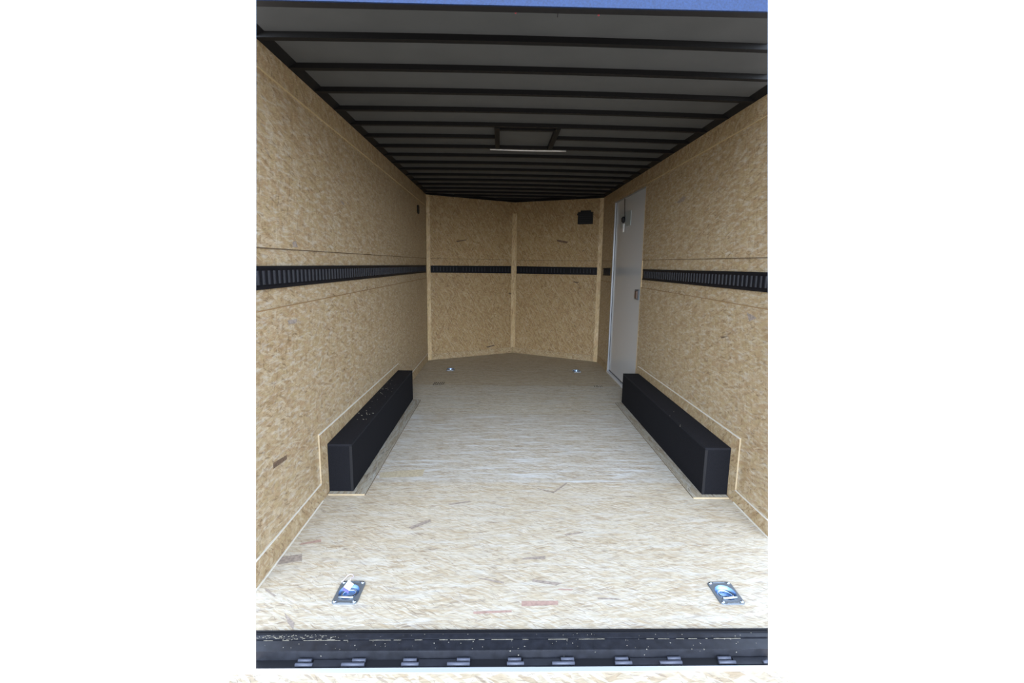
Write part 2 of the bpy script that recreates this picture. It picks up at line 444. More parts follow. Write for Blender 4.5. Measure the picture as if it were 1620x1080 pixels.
for pts, mt in (
    ([(-1.046, 2.107), (-0.951, 2.132), (-0.929, 2.078), (-1.034, 2.049)], 4),
    ([(0.103, 1.802), (0.259, 1.803), (0.256, 1.778), (0.102, 1.77)], 5),
    ([(-0.097, 1.742), (0.06, 1.748), (0.06, 1.736), (-0.096, 1.727)], 5),
    ([(-0.086, 1.954), (0.029, 1.925), (0.029, 1.912), (-0.086, 1.947)], 4),
    ([(0.268, 1.878), (0.334, 1.876), (0.327, 1.866), (0.267, 1.87)], 5),
    ([(0.16, 1.942), (0.292, 1.916), (0.262, 1.899), (0.156, 1.925)], 4),
    ([(0.131, 2.101), (0.234, 2.116), (0.232, 2.091), (0.112, 2.086)], 4),
    ([(-0.482, 2.368), (-0.376, 2.452), (-0.369, 2.426), (-0.459, 2.35)], 4),
    ([(0.338, 2.766), (0.444, 2.905), (0.445, 2.885), (0.344, 2.757)], 4),
    ([(0.247, 2.824), (0.347, 2.774), (0.343, 2.76), (0.25, 2.812)], 4),
    ([(-0.799, 3.046), (-0.509, 3.099), (-0.509, 2.99), (-0.786, 2.96)], 6),
    ([(-0.994, 2.222), (-0.905, 2.256), (-0.897, 2.233), (-0.994, 2.206)], 5),
    ([(-1.014, 1.887), (-0.94, 1.839), (-0.944, 1.831), (-1.001, 1.87)], 4),
    ([(-0.861, 1.738), (-0.797, 1.683), (-0.787, 1.647), (-0.824, 1.683)], 4),
    ([(0.43, 1.822), (0.52, 1.815), (0.53, 1.806), (0.43, 1.812)], 4),
    ([(0.35, 2.30), (0.46, 2.33), (0.45, 2.315), (0.36, 2.29)], 4),
    ([(-0.30, 2.62), (-0.17, 2.66), (-0.16, 2.645), (-0.28, 2.61)], 4),
):
    bm_.flake([(x, y, E_) for x, y in pts], mt)
floor = struct(bm_.build('floor', [M_FLOOR, M_FLOOR2, M_EDGE, M_GAP_SHADE, M_CHIP_G, M_CHIP_P, M_CHIP_T, M_CHIP_L, M_MID, M_FAR], section=True), 'pale strand board trailer floor')

# ------------------------------------------------------------------ side walls
BAND_T, BAND_B = 1.461, 1.186               # recessed band that carries the tie-down rail
TH = 0.03


def side_wall(name, x, s, y0, hole=None):
    """x inner face; s outward direction; hole = (y0, y1, z1) for the side door"""
    m = MB()
    rows = [(0.0, BAND_B, 0.0), (BAND_B, BAND_T, 0.006), (BAND_T, H + 0.03, 0.0)]
    spans = [(y0, YC + 0.02)] if hole is None else [(y0, hole[0]), (hole[1], YC + 0.02)]
    for z0, z1, rec in rows:
        for a, b_ in spans:
            xa, xb = x + s*rec, x + s*TH
            m.box(min(xa, xb), max(xa, xb), a, b_, z0, z1, 0)
    if hole is not None:
        m.box(min(x, x+s*TH), max(x, x+s*TH), hole[0], hole[1], hole[2], H + 0.03, 0)
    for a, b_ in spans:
        for z, k_ in ((BAND_T, 1), (BAND_B, 5)):        # shadow above the band painted as a dark line, lit raw edge below as amber
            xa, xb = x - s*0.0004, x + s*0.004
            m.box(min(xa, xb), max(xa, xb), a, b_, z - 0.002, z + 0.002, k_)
    return m


m = side_wall('wall_left', XL, -1, 1.5)
xk = XL + 0.0006
for pts, mt in (([(2.11, 0.478), (2.253, 0.458), (2.249, 0.437), (2.106, 0.449)], 2),
                ([(2.455, 1.498), (2.501, 1.506), (2.519, 1.475), (2.466, 1.475)], 3),
                ([(2.35, 1.115), (2.46, 1.11), (2.45, 1.09), (2.36, 1.095)], 3),
                ([(2.70, 0.80), (2.78, 0.86), (2.77, 0.83), (2.72, 0.79)], 4),
                ([(3.2, 1.80), (3.3, 1.79), (3.28, 1.77)], 3)):
    m.flake([(xk, y, z) for y, z in pts], mt)
wall_left = struct(m.build('wall_left', [M_WALL, M_GAP_SHADE, M_CHIP_D, M_CHIP_G, M_CHIP_T, M_LINE], section=True), 'left side wall of strand board panels')
DY0, DY1, DZ = 4.845, 6.13, 2.185            # side door opening
m = side_wall('wall_right', XR, 1, 1.5, (DY0, DY1, DZ))
xk = XR - 0.0006
for pts, mt in (([(3.977, 1.921), (3.86, 1.95), (3.78, 1.939), (3.826, 1.912), (3.946, 1.907)], 2),
                ([(2.60, 1.13), (2.72, 1.15), (2.68, 1.10)], 2),
                ([(2.9, 0.98), (3.02, 0.96), (3.0, 0.95)], 3),
                ([(2.95, 0.72), (3.12, 0.74), (3.10, 0.64), (2.97, 0.63)], 4)):
    if mt != 4: m.flake([(xk, y, z) for y, z in pts], mt)
wall_right = struct(m.build('wall_right', [M_WALL, M_GAP_SHADE, M_CHIP_G, M_CHIP_D, M_CHIP_L, M_LINE], section=True), 'right side wall of strand board panels with door opening')

# ------------------------------------------------------------------ V-nose front walls
LEN_L = math.hypot(XA - XL, YA - YC)
LEN_R = math.hypot(XR - XA, YA - YC)


def nose(side):
    """returns f(d, z, proud): a point on the front wall, d metres from its outer corner"""
    c = Vector((XL, YC, 0)) if side == 'L' else Vector((XR, YC, 0))
    t = (Vector((XA, YA, 0)) - c).normalized()
    n = Vector((t.y, -t.x, 0)) if side == 'L' else Vector((-t.y, t.x, 0))
    if n.y > 0: n = -n
    return lambda d, z, p=0.0: (c + t*d + n*p + Vector((0, 0, z)))[:]


def nbox(m, f, d0, d1, z0, z1, p0, p1, mat=0):
    m.hexa([f(d0, z0, p0), f(d1, z0, p0), f(d1, z0, p1), f(d0, z0, p1), f(d0, z1, p0), f(d1, z1, p0), f(d1, z1, p1), f(d0, z1, p1)], mat)


for side, nm, ln in (('L', 'wall_front_left', LEN_L), ('R', 'wall_front_right', LEN_R)):
    f = nose(side); m = MB()
    nbox(m, f, -0.01, ln, 0.0, BAND_B, -TH, 0)
    nbox(m, f, -0.01, ln, BAND_B, BAND_T, -TH, -0.006)
    nbox(m, f, -0.01, ln, BAND_T, H + 0.03, -TH, 0)
    nbox(m, f, 0, ln, BAND_T - 0.002, BAND_T + 0.002, -0.004, 0.0004, 1)  # shadow line above the band, laid on as a dark strip
    if side == 'R':
        for (da, za), (db, zb), t_ in (((0.52, 1.735), (0.70, 1.765), 0.028), ((0.33, 1.15), (0.42, 1.165), 0.018), ((0.2, 1.64), (0.3, 1.60), 0.008)):
            m.flake([f(da, za, 0.0006), f(db, zb, 0.0006), f(db-0.01, zb-t_, 0.0006), f(da+0.02, za-t_, 0.0006)], 2)
    else:
        for (da, za), (db, zb), t_ in (((0.45, 1.715), (0.62, 1.745), 0.015), ((0.95, 0.13), (1.1, 0.15), 0.02), ((1.33, 0.95), (1.42, 0.95), 0.02)):
            m.flake([f(da, za, 0.0006), f(db, zb, 0.0006), f(db-0.01, zb-t_, 0.0006), f(da+0.02, za-t_, 0.0006)], 2)
    struct(m.build(nm, [M_FRONT, M_GAP_SHADE, M_CHIP_D]), 'strand board panel of the V nose, ' + ('left' if side == 'L' else 'right') + ' half')

# ------------------------------------------------------------------ roof skin
m = MB()
NS = 12
W2, XM = (XR - XL)/2, (XR + XL)/2


def zc(x): return ZCEIL + BOW*(1 - ((x - XM)/W2)**2)


for i in range(NS):
    xa, xb = XL - 0.03 + (XR - XL + 0.06)*i/NS, XL - 0.03 + (XR - XL + 0.06)*(i+1)/NS
    m.hexa([(xa, 1.60, zc(xa)), (xb, 1.60, zc(xb)), (xb, YA + 0.1, zc(xb)), (xa, YA + 0.1, zc(xa)),
            (xa, 1.60, zc(xa)+0.02), (xb, 1.60, zc(xb)+0.02), (xb, YA + 0.1, zc(xb)+0.02), (xa, YA + 0.1, zc(xa)+0.02)])
bmesh.ops.remove_doubles(m.bm, verts=m.bm.verts[:], dist=1e-5)
bad = [f for f in m.bm.faces if abs(f.normal.x) > 0.9 and XL < f.calc_center_median().x < XR]
bmesh.ops.delete(m.bm, geom=bad, context='FACES_ONLY')
struct(m.build('ceiling', M_ROOF, section=True), 'grey roof liner seen between the black ribs')

# ------------------------------------------------------------------ trims and baseboards
trim_no = 0


def trim(m, mats, label, section=False):
    global trim_no
    trim_no += 1
    return struct(m.build('trim_%d' % trim_no, mats, section=section), label)


PR = 0.007                                   # how far strips stand off the wall


def strip_x(m, x, s, y0, y1, za0, za1, zb0, zb1, pr=PR, mat=0):
    """strip on a side wall from y0 (heights za) to y1 (heights zb), standing off towards -s"""
    a, b_ = (x - s*pr, x) if s > 0 else (x, x - s*pr)
    m.hexa([(a, y0, za0), (b_, y0, za0), (b_, y1, zb0), (a, y1, zb0), (a, y0, za1), (b_, y0, za1), (b_, y1, zb1), (a, y1, zb1)], mat)


# boards under the roof on each side, slightly proud, their lit raw lower edge painted as a lighter strip
m = MB(); strip_x(m, XL, -1, 1.6, YC, 2.225, H, 2.178, H, 0.008); strip_x(m, XL, -1, 1.6, YC, 2.221, 2.225, 2.174, 2.178, 0.0085, 1)
trim(m, [M_TRIM, M_EDGE], 'strand board strip along top of left wall', True)
m = MB(); strip_x(m, XR, 1, 1.6, DY0, 2.224, H, 2.205, H, 0.008); strip_x(m, XR, 1, 1.6, DY0, 2.220, 2.224, 2.201, 2.205, 0.0085, 1)
strip_x(m, XR, 1, DY0, YC, 2.215, H, 2.205, H, 0.008)
trim(m, [M_TRIM, M_EDGE], 'strand board strip along top of right wall', True)
# black coves where the roof meets the walls
for x, s, nm in ((XL, 1, 'left'), (XR, -1, 'right')):
    m = MB()
    prof = [(-0.02, H - 0.003), (0.0, H - 0.003), (0.012, H + 0.004), (0.05, ZCEIL + 0.001), (0.05, ZCEIL + 0.01), (-0.02, ZCEIL + 0.01)]
    m.prism(prof, lambda p: (x + s*p[0], 1.6, p[1]), lambda p: (x + s*p[0], YC + 0.03, p[1]))
    trim(m, M_RIB, 'black angle where roof meets %s wall' % nm, True)
for side, ln in (('L', LEN_L), ('R', LEN_R)):
    f = nose(side); m = MB()
    nbox(m, f, 0.0, ln, H - 0.004, ZCEIL + 0.012, 0.0, 0.03)
    trim(m, M_RIB, 'black angle where roof meets %s half of V nose' % ('left' if side == 'L' else 'right'))
# vertical corner strips of the nose
f = nose('L'); m = MB(); nbox(m, f, 0.0, 0.055, 0.0, H - 0.004, 0.0, 0.012); trim(m, M_STRIP, 'vertical strip in left front corner')
f = nose('R'); m = MB(); nbox(m, f, 0.0, 0.06, 0.0, H - 0.004, 0.0, 0.012); trim(m, M_STRIP, 'vertical strip in right front corner')
m = MB()
fL, fR = nose('L'), nose('R')
for k, (f, ln) in enumerate(((fL, LEN_L), (fR, LEN_R))):
    nbox(m, f, ln - 0.045, ln, 0.085, 2.16, 0.0, 0.012)
trim(m, M_STRIP, 'vertical strip on the apex of the V nose')
# kick boards, their lit top edge painted as a pale strip
LB0, LB1, RB0, RB1 = 2.765, 4.775, 2.735, 4.725      # wheel boxes, near and far ends
m = MB()
strip_x(m, XL, -1, 1.6, 2.65, 0.0, 0.124, 0.0, 0.108); strip_x(m, XL, -1, 1.6, 2.65, 0.124, 0.129, 0.108, 0.112, 0.0075, 1)
strip_x(m, XL, -1, 4.83, YC, 0.0, 0.105, 0.0, 0.100); strip_x(m, XL, -1, 4.83, YC, 0.105, 0.109, 0.100, 0.104, 0.0075, 1)
strip_x(m, XL, -1, 1.6, 2.65, 0.0, 0.007, 0.0, 0.006, 0.012, 1)
struct(m.build('baseboard_left', [M_TRIM, M_JOINT_LIT], section=True), 'strand board kick strip along left wall')
m = MB()
strip_x(m, XR, 1, 1.6, 2.645, 0.0, 0.100, 0.0, 0.078); strip_x(m, XR, 1, 1.6, 2.645, 0.100, 0.104, 0.078, 0.082, 0.0075, 1)
strip_x(m, XR, 1, DY1 + 0.03, YC, 0.0, 0.10, 0.0, 0.10)
strip_x(m, XR, 1, 1.6, 2.645, 0.0, 0.007, 0.0, 0.006, 0.012, 1)
struct(m.build('baseboard_right', [M_TRIM, M_JOINT_LIT], section=True), 'strand board kick strip along right wall')
for side, nm, ln in (('L', 'baseboard_front_left', LEN_L), ('R', 'baseboard_front_right', LEN_R)):
    f = nose(side); m = MB()
    nbox(m, f, 0.05, ln, 0.0, 0.085, 0.0, 0.008)
    struct(m.build(nm, M_TRIM), 'kick strip on %s half of V nose' % ('left' if side == 'L' else 'right'))
# strand board frames on the wall around the wheel boxes, and battens on the floor beside them
for x, s, b0, b1, zt0, zt1, xi, xf, nm in ((XL, -1, LB0, LB1, 0.408, 0.372, -0.895, -0.816, 'left'), (XR, 1, RB0, RB1, 0.402, 0.378, 1.267, 1.200, 'right')):
    m = MB()
    e0 = b0 - 0.115 if s < 0 else b0 - 0.09
    strip_x(m, x, s, e0, b0, 0.0, zt0, 0.0, zt0 - 0.002)                     # upright at the near end
    strip_x(m, x, s, b0, b1 + (0.06 if s < 0 else 0.03), 0.30, zt0 - 0.002, 0.30, zt1)
    if s < 0: strip_x(m, x, s, b1, b1 + 0.06, 0.0, 0.30, 0.0, 0.30)
    strip_x(m, x, s, e0, b1 + 0.03, zt0, zt0 + 0.005, zt1, zt1 + 0.005, 0.009, 2)  # lit upper edge of the frame, painted as a pale strip
    strip_x(m, x, s, e0 - 0.0012, e0, 0.13 if s < 0 else 0.085, zt0 + 0.003, 0.09, zt0 + 0.004, 0.0075, 1)  # lit near edge of the frame, painted as a lighter strip
    trim(m, [M_TRIM, M_SEAM, M_JOINT_LIT], 'strand board frame on %s wall around wheel box' % nm)
    m = MB()
    a, b_ = min(xi, xf), max(xi, xf)
    m.box(a, b_, b0 - 0.035, b1 - 0.005, 0.0, 0.007)
    c, d = (x + 0.012, a) if s < 0 else (b_, x - 0.012)
    m.box(c, d, b0 - 0.035, b0 - 0.001, 0.0, 0.007)
    m.box(min(c, a), max(d, b_), b0 - 0.042, b0 - 0.035, 0.0, 0.0072, 1)
    if s < 0: m.box(b_, b_ + 0.004, b0 - 0.035, b1 - 0.005, 0.0, 0.0012, 2)  # shadow line beside the batten, laid on the floor as a dark strip
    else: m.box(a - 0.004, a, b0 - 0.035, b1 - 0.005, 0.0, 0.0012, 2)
    trim(m, [M_BATTEN, M_SEAM, M_GAP_SHADE], 'flat batten on floor around %s wheel box' % nm)


# ------------------------------------------------------------------ rear header above the opening
m = MB()
m.box(-1.10, 1.50, 1.600, 1.642, 2.222, 2.36)
m.hexa([(-1.10, 1.603, 2.183), (1.50, 1.603, 2.196), (1.50, 1.642, 2.196), (-1.10, 1.642, 2.183),
        (-1.10, 1.603, 2.222), (1.50, 1.603, 2.222), (1.50, 1.642, 2.222), (-1.10, 1.642, 2.222)], 0)
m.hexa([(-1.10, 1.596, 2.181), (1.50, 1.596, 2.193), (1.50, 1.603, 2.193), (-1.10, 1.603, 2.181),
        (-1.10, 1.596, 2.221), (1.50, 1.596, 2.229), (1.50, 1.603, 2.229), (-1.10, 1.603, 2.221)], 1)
trim(m, [M_BLACK, M_SKY_SHEEN], 'black beam over rear opening with sky reflection painted blue on its face', True)


# ------------------------------------------------------------------ ceiling ribs
RIB_Y0, RIB_DY, RIB_W = 2.192, 0.3166, 0.033
N_RIBS = 17
ORD = ['first', 'second', 'third', 'fourth', 'fifth', 'sixth', 'seventh', 'eighth', 'ninth', 'tenth', 'eleventh', 'twelfth',
       'thirteenth', 'fourteenth', 'fifteenth', 'sixteenth', 'seventeenth']
FX0, FX1 = -0.020, 0.372                      # roof vent frame, inner faces of the two bars


def nose_span(y):
    if y < YC - 0.03: return XL + 0.004, XR - 0.004
    k = (y - YC + 0.03)/(YA - YC)
    return XL + (XA - XL)*k + 0.004, XR + (XA - XR)*k - 0.004


def rib_piece(m, x0, x1, y0, y1, depth=0.024):
    n = 10
    for i in range(n):
        xa, xb = x0 + (x1-x0)*i/n, x0 + (x1-x0)*(i+1)/n
        m.hexa([(xa, y0, zc(xa)-depth), (xb, y0, zc(xb)-depth), (xb, y1, zc(xb)-depth), (xa, y1, zc(xa)-depth),
                (xa, y0, zc(xa)+0.001), (xb, y0, zc(xb)+0.001), (xb, y1, zc(xb)+0.001), (xa, y1, zc(xa)+0.001)])


for k in range(N_RIBS):
    y = RIB_Y0 + RIB_DY*k
    x0, x1 = nose_span(y + RIB_W)
    m = MB()
    if k == 5:
        rib_piece(m, x0, FX0 - 0.036, y, y + RIB_W)
        rib_piece(m, FX1 + 0.036, x1, y, y + RIB_W)
    else:
        rib_piece(m, x0, x1, y, y + RIB_W)
    bmesh.ops.remove_doubles(m.bm, verts=m.bm.verts[:], dist=1e-5)
    bad = [f for f in m.bm.faces if abs(f.normal.x) > 0.9 and x0 + 0.01 < f.calc_center_median().x < x1 - 0.01 and not (k == 5 and FX0 - 0.05 < f.calc_center_median().x < FX1 + 0.05)]
    bmesh.ops.delete(m.bm, geom=bad, context='FACES_ONLY')
    where = {0: ', nearest the rear header', 4: ', bordering the roof vent frame', 5: ', broken by the roof vent frame', 6: ', above the slim white strip',
             16: ', short inside the V nose'}.get(k, '')
    o = m.build('ceiling_rib', M_RIB, section=True)
    tag(o, '%s black ceiling rib counted from rear opening%s' % (ORD[k], where), 'beam', 'black ribs under the trailer roof')

# roof vent frame between the fifth and seventh ribs
YF0, YF1 = RIB_Y0 + RIB_DY*4 + RIB_W, RIB_Y0 + RIB_DY*6
t = thing('roof_vent_frame', 'black square roof vent frame set between two ceiling ribs', 'frame', ((FX0+FX1)/2, (YF0+YF1)/2, ZCEIL))
for xa in (FX0 - 0.035, FX1):
    m = MB(); m.box(xa, xa + 0.035, YF0 + 0.001, YF1 + 0.012, zc(0.2) - 0.030, zc(0.2) + 0.0); m.bevel(0.002, 1); m.build('side_bar', M_RIB, t)
m = MB(); m.box(FX0, FX1, YF0 + 0.055, YF0 + 0.09, zc(0.2) - 0.024, zc(0.2)); m.bevel(0.002, 1); m.build('cross_bar', M_RIB, t)
# slim white strip under the seventh rib
m = MB()
pts = [(-0.10 + 0.63*i/10, RIB_Y0 + RIB_DY*6 + RIB_W + 0.008, zc(0) - 0.026 - 0.003*math.sin(math.pi*i/10)) for i in range(11)]
m.tube(pts, 0.0055, 8)
t = m.build('light_strip', M_WHITE, loc=(0.215, pts[0][1], zc(0) - 0.03))
tag(t, 'slim white strip fixed under the rib beyond the roof vent frame', 'light strip')

# wires under the rear header
t = thing('hanging_wire', 'short dark wire end hanging below the rear header between the two red wire caps', 'wire', (0.171, 1.66, 2.20))
m = MB(); m.tube([(0.171, 1.648, 2.222), (0.171, 1.648, 2.21), (0.172, 1.65, 2.195), (0.1715, 1.652, 2.183)], 0.0016, 6); m.build('wire', M_RUBBER, t)
for x, z, lab in ((0.038, 2.196, 'red wire cap under the rear header left of the dark hanging wire'), (0.302, 2.196, 'red wire cap under the rear header right of the dark hanging wire')):
    t = thing('wire_connector', lab, 'wire', (x, 1.65, z), 'red wire caps under the rear header')
    m = MB(); m.tube([(x, 1.646, 2.222), (x + 0.001, 1.648, z + 0.007)], 0.0018, 6); m.build('lead', M_RUBBER, t)
    m = MB(); m.lathe([(0.0015, -0.007), (0.0035, -0.005), (0.004, 0.003), (0.002, 0.007)], (x, 1.65, z), 10); m.build('cap', M_RED, t)


# ------------------------------------------------------------------ slotted tie-down rails
def rail(fn, length, nz0, nz1, fz0, fz1, label, section, loc, first=0.03, pitch=0.0508, blank=()):
    """fn(d, z, p) -> point; heights go linearly from n* at d=0 to f* at d=length"""
    def zz(d, fr):
        k = d/length
        a, b_ = nz0 + (fz0-nz0)*k, nz1 + (fz1-nz1)*k
        return a + (b_-a)*fr

    def blk(m, d0, d1, f0, f1, p0, p1, mat=0):
        m.hexa([fn(d0, zz(d0, f0), p0), fn(d1, zz(d1, f0), p0), fn(d1, zz(d1, f0), p1), fn(d0, zz(d0, f0), p1),
                fn(d0, zz(d0, f1), p0), fn(d1, zz(d1, f1), p0), fn(d1, zz(d1, f1), p1), fn(d0, zz(d0, f1), p1)], mat)
    t = thing('tie_down_rail', label, 'rail', loc, 'slotted black rails on the walls')
    m = MB()
    blk(m, 0, length, 0, 1, -0.006, 0.0005)                # back of the channel
    blk(m, 0, length, 0.0, 0.13, -0.002, 0.006)            # lower flange
    blk(m, 0, length, 0.87, 1.0, -0.002, 0.006)            # upper flange
    m.build('channel', M_RAIL, t, section=section)
    m = MB()
    line = [(0.004, 0.0)]                                  # one ridged strip: raised webs between the slots
    d = first; k = 0; w = 0.0085
    while d < length - 0.03:
        if k % 9 not in blank:
            line += [(d-w, 0.0), (d-w*0.6, 0.006), (d+w*0.6, 0.006), (d+w, 0.0)]
        d += pitch; k += 1
    line.append((length - 0.004, 0.0))
    lo = [m.bm.verts.new(fn(d, zz(d, 0.2), p + 0.001)) for d, p in line]
    hi = [m.bm.verts.new(fn(d, zz(d, 0.8), p + 0.001)) for d, p in line]
    bl = [m.bm.verts.new(fn(d, zz(d, 0.2), 0.0)) for d, p in line]
    bh = [m.bm.verts.new(fn(d, zz(d, 0.8), 0.0)) for d, p in line]
    for i in range(len(line)-1):
        raised = line[i][1] > 0.003 and line[i+1][1] > 0.003
        m.bm.faces.new([lo[i], lo[i+1], hi[i+1], hi[i]]).material_index = 0 if raised else 1
        m.bm.faces.new([bl[i], bl[i+1], lo[i+1], lo[i]]).material_index = 1
        m.bm.faces.new([hi[i], hi[i+1], bh[i+1], bh[i]]).material_index = 1
    m.build('slot_web', [M_SLOT, M_RAIL], t, section=section)
    return t


fxl = lambda d, z, p: (XL + p, 1.60 + d, z)
rail(fxl, 6.745 - 1.60, 1.281, 1.3845, 1.265, 1.3665, 'long black slotted rail running along the whole left wall', True, (XL, 4.2, 1.27))
fxr = lambda d, z, p: (XR - p, 1.60 + d, z)
rail(fxr, 4.795 - 1.60, 1.281, 1.3885, 1.265, 1.371, 'black slotted rail on right wall between rear opening and white door', True, (XR, 3.3, 1.27))
fxs = lambda d, z, p: (XR - p, 6.265 + d, z)
rail(fxs, 0.40, 1.270, 1.369, 1.262, 1.364, 'stub of black slotted rail beyond the white door', False, (XR, 6.5, 1.27), pitch=0.09, first=0.06)
f = nose('L')
gl = lambda d, z, p: fL(0.062 + d, z, p)
rail(gl, LEN_L - 0.115, 1.2625, 1.361, 1.252, 1.368, 'black slotted rail on left half of the V nose', False, fL(0.7, 1.25), first=0.04, blank=(8,))
gr = lambda d, z, p: fR(0.066 + d, z, p)
rail(gr, LEN_R - 0.118, 1.2625, 1.369, 1.252, 1.368, 'black slotted rail on right half of the V nose', False, fR(0.7, 1.25), first=0.04, blank=(8,))

# ------------------------------------------------------------------ vents
f = nose('R')
t = thing('wall_vent', 'black plastic vent box high on right half of the V nose', 'vent', f(0.27, 1.97))
m = MB(); nbox(m, f, 0.155, 0.365, 1.975, 2.14, 0.0, 0.05); m.bevel(0.014, 3); m.build('housing', M_RUBBER, t)
m = MB()
for i in range(5):
    nbox(m, f, 0.175, 0.345, 1.995 + 0.028*i, 2.008 + 0.028*i, 0.049, 0.056)
m.build('louvre', M_RUBBER, t)
m = MB(); nbox(m, f, 0.362, 0.385, 2.10, 2.125, 0.0, 0.03); m.bevel(0.004, 2); m.build('clip', M_RUBBER, t)
m = MB(); nbox(m, f, 0.19, 0.34, 2.138, 2.165, 0.0, 0.012); m.bevel(0.004, 2); m.build('top_flange', M_RUBBER, t)
t = thing('wall_vent', 'slim black vent high on far end of the left wall', 'vent', (XL, 6.18, 2.06))
m = MB()
ov = [(6.18 + 0.075*math.copysign(abs(math.cos(a))**0.7, math.cos(a)), 2.06 + 0.055*math.copysign(abs(math.sin(a))**0.7, math.sin(a))) for a in [2*math.pi*i/24 for i in range(24)]]
m.prism(ov, lambda p: (XL - 0.001, p[0], p[1]), lambda p: (XL + 0.006, p[0], p[1]))
m.build('housing', M_RUBBER, t)
m = MB()
for i in range(4): m.box(XL + 0.005, XL + 0.010, 6.13, 6.23, 2.03 + 0.018*i, 2.038 + 0.018*i)
m.build('louvre', M_RUBBER, t)

# ------------------------------------------------------------------ side door
d = bpy.data.objects.new('door_1', None); COL.objects.link(d); d.location = (XR, (DY0+DY1)/2, 0)
struct(d, 'white side door in the right wall')
m = MB()
jw = 0.014
m.box(XR - 0.004, XR + 0.03, DY1 - 0.004, DY1 + jw, 0.0, DZ + 0.0)                  # far jamb
m.box(XR + 0.0, XR + 0.03, DY0, DY1, DZ - 0.012, DZ)                                 # head
m.build('door_frame', M_JAMB, d)
m = MB(); m.box(XR - 0.001, XR + 0.03, DY0 - 0.001, DY0 + 0.012, 0.0, DZ); m.build('door_stop', M_STRIP, d)
m = MB(); m.box(XR - 0.012, XR + 0.03, DY0 - 0.02, DY1 + jw, -0.001, 0.03); m.bevel(0.003, 1); m.build('door_sill', M_ALU, d)
m = MB()
m.box(XR + 0.016, XR + 0.045, DY0 + 0.012, DY1 - 0.004, 0.032, DZ - 0.012)
m.build('door_leaf', M_DOOR, d)
m = MB()
for q in ((DY0 + 0.013, DY0 + 0.019, 0.034, DZ - 0.014), (DY1 - 0.014, DY1 - 0.006, 0.034, DZ - 0.014)):
    m.box(XR + 0.013, XR + 0.02, *q)
m.box(XR + 0.013, XR + 0.02, DY0 + 0.013, DY1 - 0.006, 0.033, 0.042)
m.build('door_seal', M_RUBBER, d)
m = MB(); m.box(XR + 0.002, XR + 0.018, 4.93, 5.07, 1.05, 1.155); m.bevel(0.004, 2); lp = m.build('latch_plate', M_ZINC, d)
m = MB(); m.box(XR - 0.012, XR + 0.004, 4.955, 5.02, 1.065, 1.14); m.bevel(0.005, 2); m.build('latch_paddle', M_LATCH, lp)
# grey plate with a hanging cord and tag
m = MB(); m.box(XR + 0.010, XR + 0.0165, 5.42, 5.86, 1.85, 2.01); m.bevel(0.003, 1); m.build('door_plate', M_PLATE, d)
t = thing('cord_with_tag', 'dark cord with a pale tag hanging in front of grey plate on white door', 'cord', (XR, 5.64, 1.9))
m = MB(); m.tube([(XR + 0.006, 5.70, DZ - 0.012), (XR + 0.005, 5.69, 2.09), (XR + 0.005, 5.66, 2.0), (XR + 0.005, 5.65, 1.94)], 0.004, 6); m.build('cord', M_RUBBER, t)
m = MB(); m.lathe([(0.008, -0.035), (0.022, -0.02), (0.024, 0.015), (0.010, 0.035)], (XR - 0.012, 5.655, 1.93), 12); m.build('knot', M_RUBBER, t)
m = MB(); m.box(XR - 0.006, XR + 0.004, 5.65, 5.70, 1.79, 1.885); m.bevel(0.002, 1); m.build('pale_tag', M_WHITE, t)


# ------------------------------------------------------------------ wheel boxes
def wheel_box(x, s, xi, b0, b1, label):
    t = thing('wheel_box', label, 'wheel box', ((x+xi)/2, (b0+b1)/2, 0))
    hgt = 0.312
    a, b_ = min(x, xi), max(x, xi)
    m = MB(); m.box(a, b_, b0, b1, hgt - 0.014, hgt); m.bevel(0.004, 2); m.build('top_panel', M_CARPET_T, t)
    xa, xb = (xi - 0.014, xi) if s < 0 else (xi, xi + 0.014)
    m = MB(); m.box(xa, xb, b0 + 0.014, b1 - 0.014, 0.0, hgt - 0.014); m.build('side_panel', M_CARPET, t)
    m = MB(); m.box(a, b_, b0, b0 + 0.014, 0.0, hgt - 0.014); m.build('end_panel', M_CARPET, t)
    m = MB(); m.box(a, b_, b1 - 0.014, b1, 0.0, hgt - 0.014); m.build('end_panel', M_CARPET, t)
    m = MB(); m.box(xa - 0.001, xb + 0.001, b0 - 0.0015, b0 + 0.001, 0.0, hgt - 0.016); m.build('corner_seam', M_BLACK, t)
    return t


wb = wheel_box(XL + 0.0075, -1, -0.895, LB0, LB1, 'long black wheel box against the left wall, specks of debris on its top')
rnd = random.Random(11); m = MB()
for i in range(46):
    y = rnd.gauss(3.95, 0.16) if i < 36 else rnd.gauss(3.35, 0.08); x = rnd.uniform(-1.03, -0.92); a = rnd.uniform(0, 3.1)
    l = rnd.uniform(0.001, 0.0035) if i < 36 else rnd.uniform(0.003, 0.008)
    c_, s_ = math.cos(a)*l, math.sin(a)*l
    m.hexa([(x-c_, y-s_, 0.3122), (x+s_*0.4, y-c_*0.4, 0.3122), (x+c_, y+s_, 0.3122), (x-s_*0.4, y+c_*0.4, 0.3122),
            (x-c_, y-s_, 0.3135), (x+s_*0.4, y-c_*0.4, 0.3135), (x+c_, y+s_, 0.3135), (x-s_*0.4, y+c_*0.4, 0.3135)])
o = m.build('debris', M_DUST, wb); o['kind'] = 'stuff'; o['label'] = 'pale specks of debris on the top panel'
wheel_box(XR - 0.0075, 1, 1.267, RB0, RB1, 'long black wheel box against the right wall, in front of the white door')


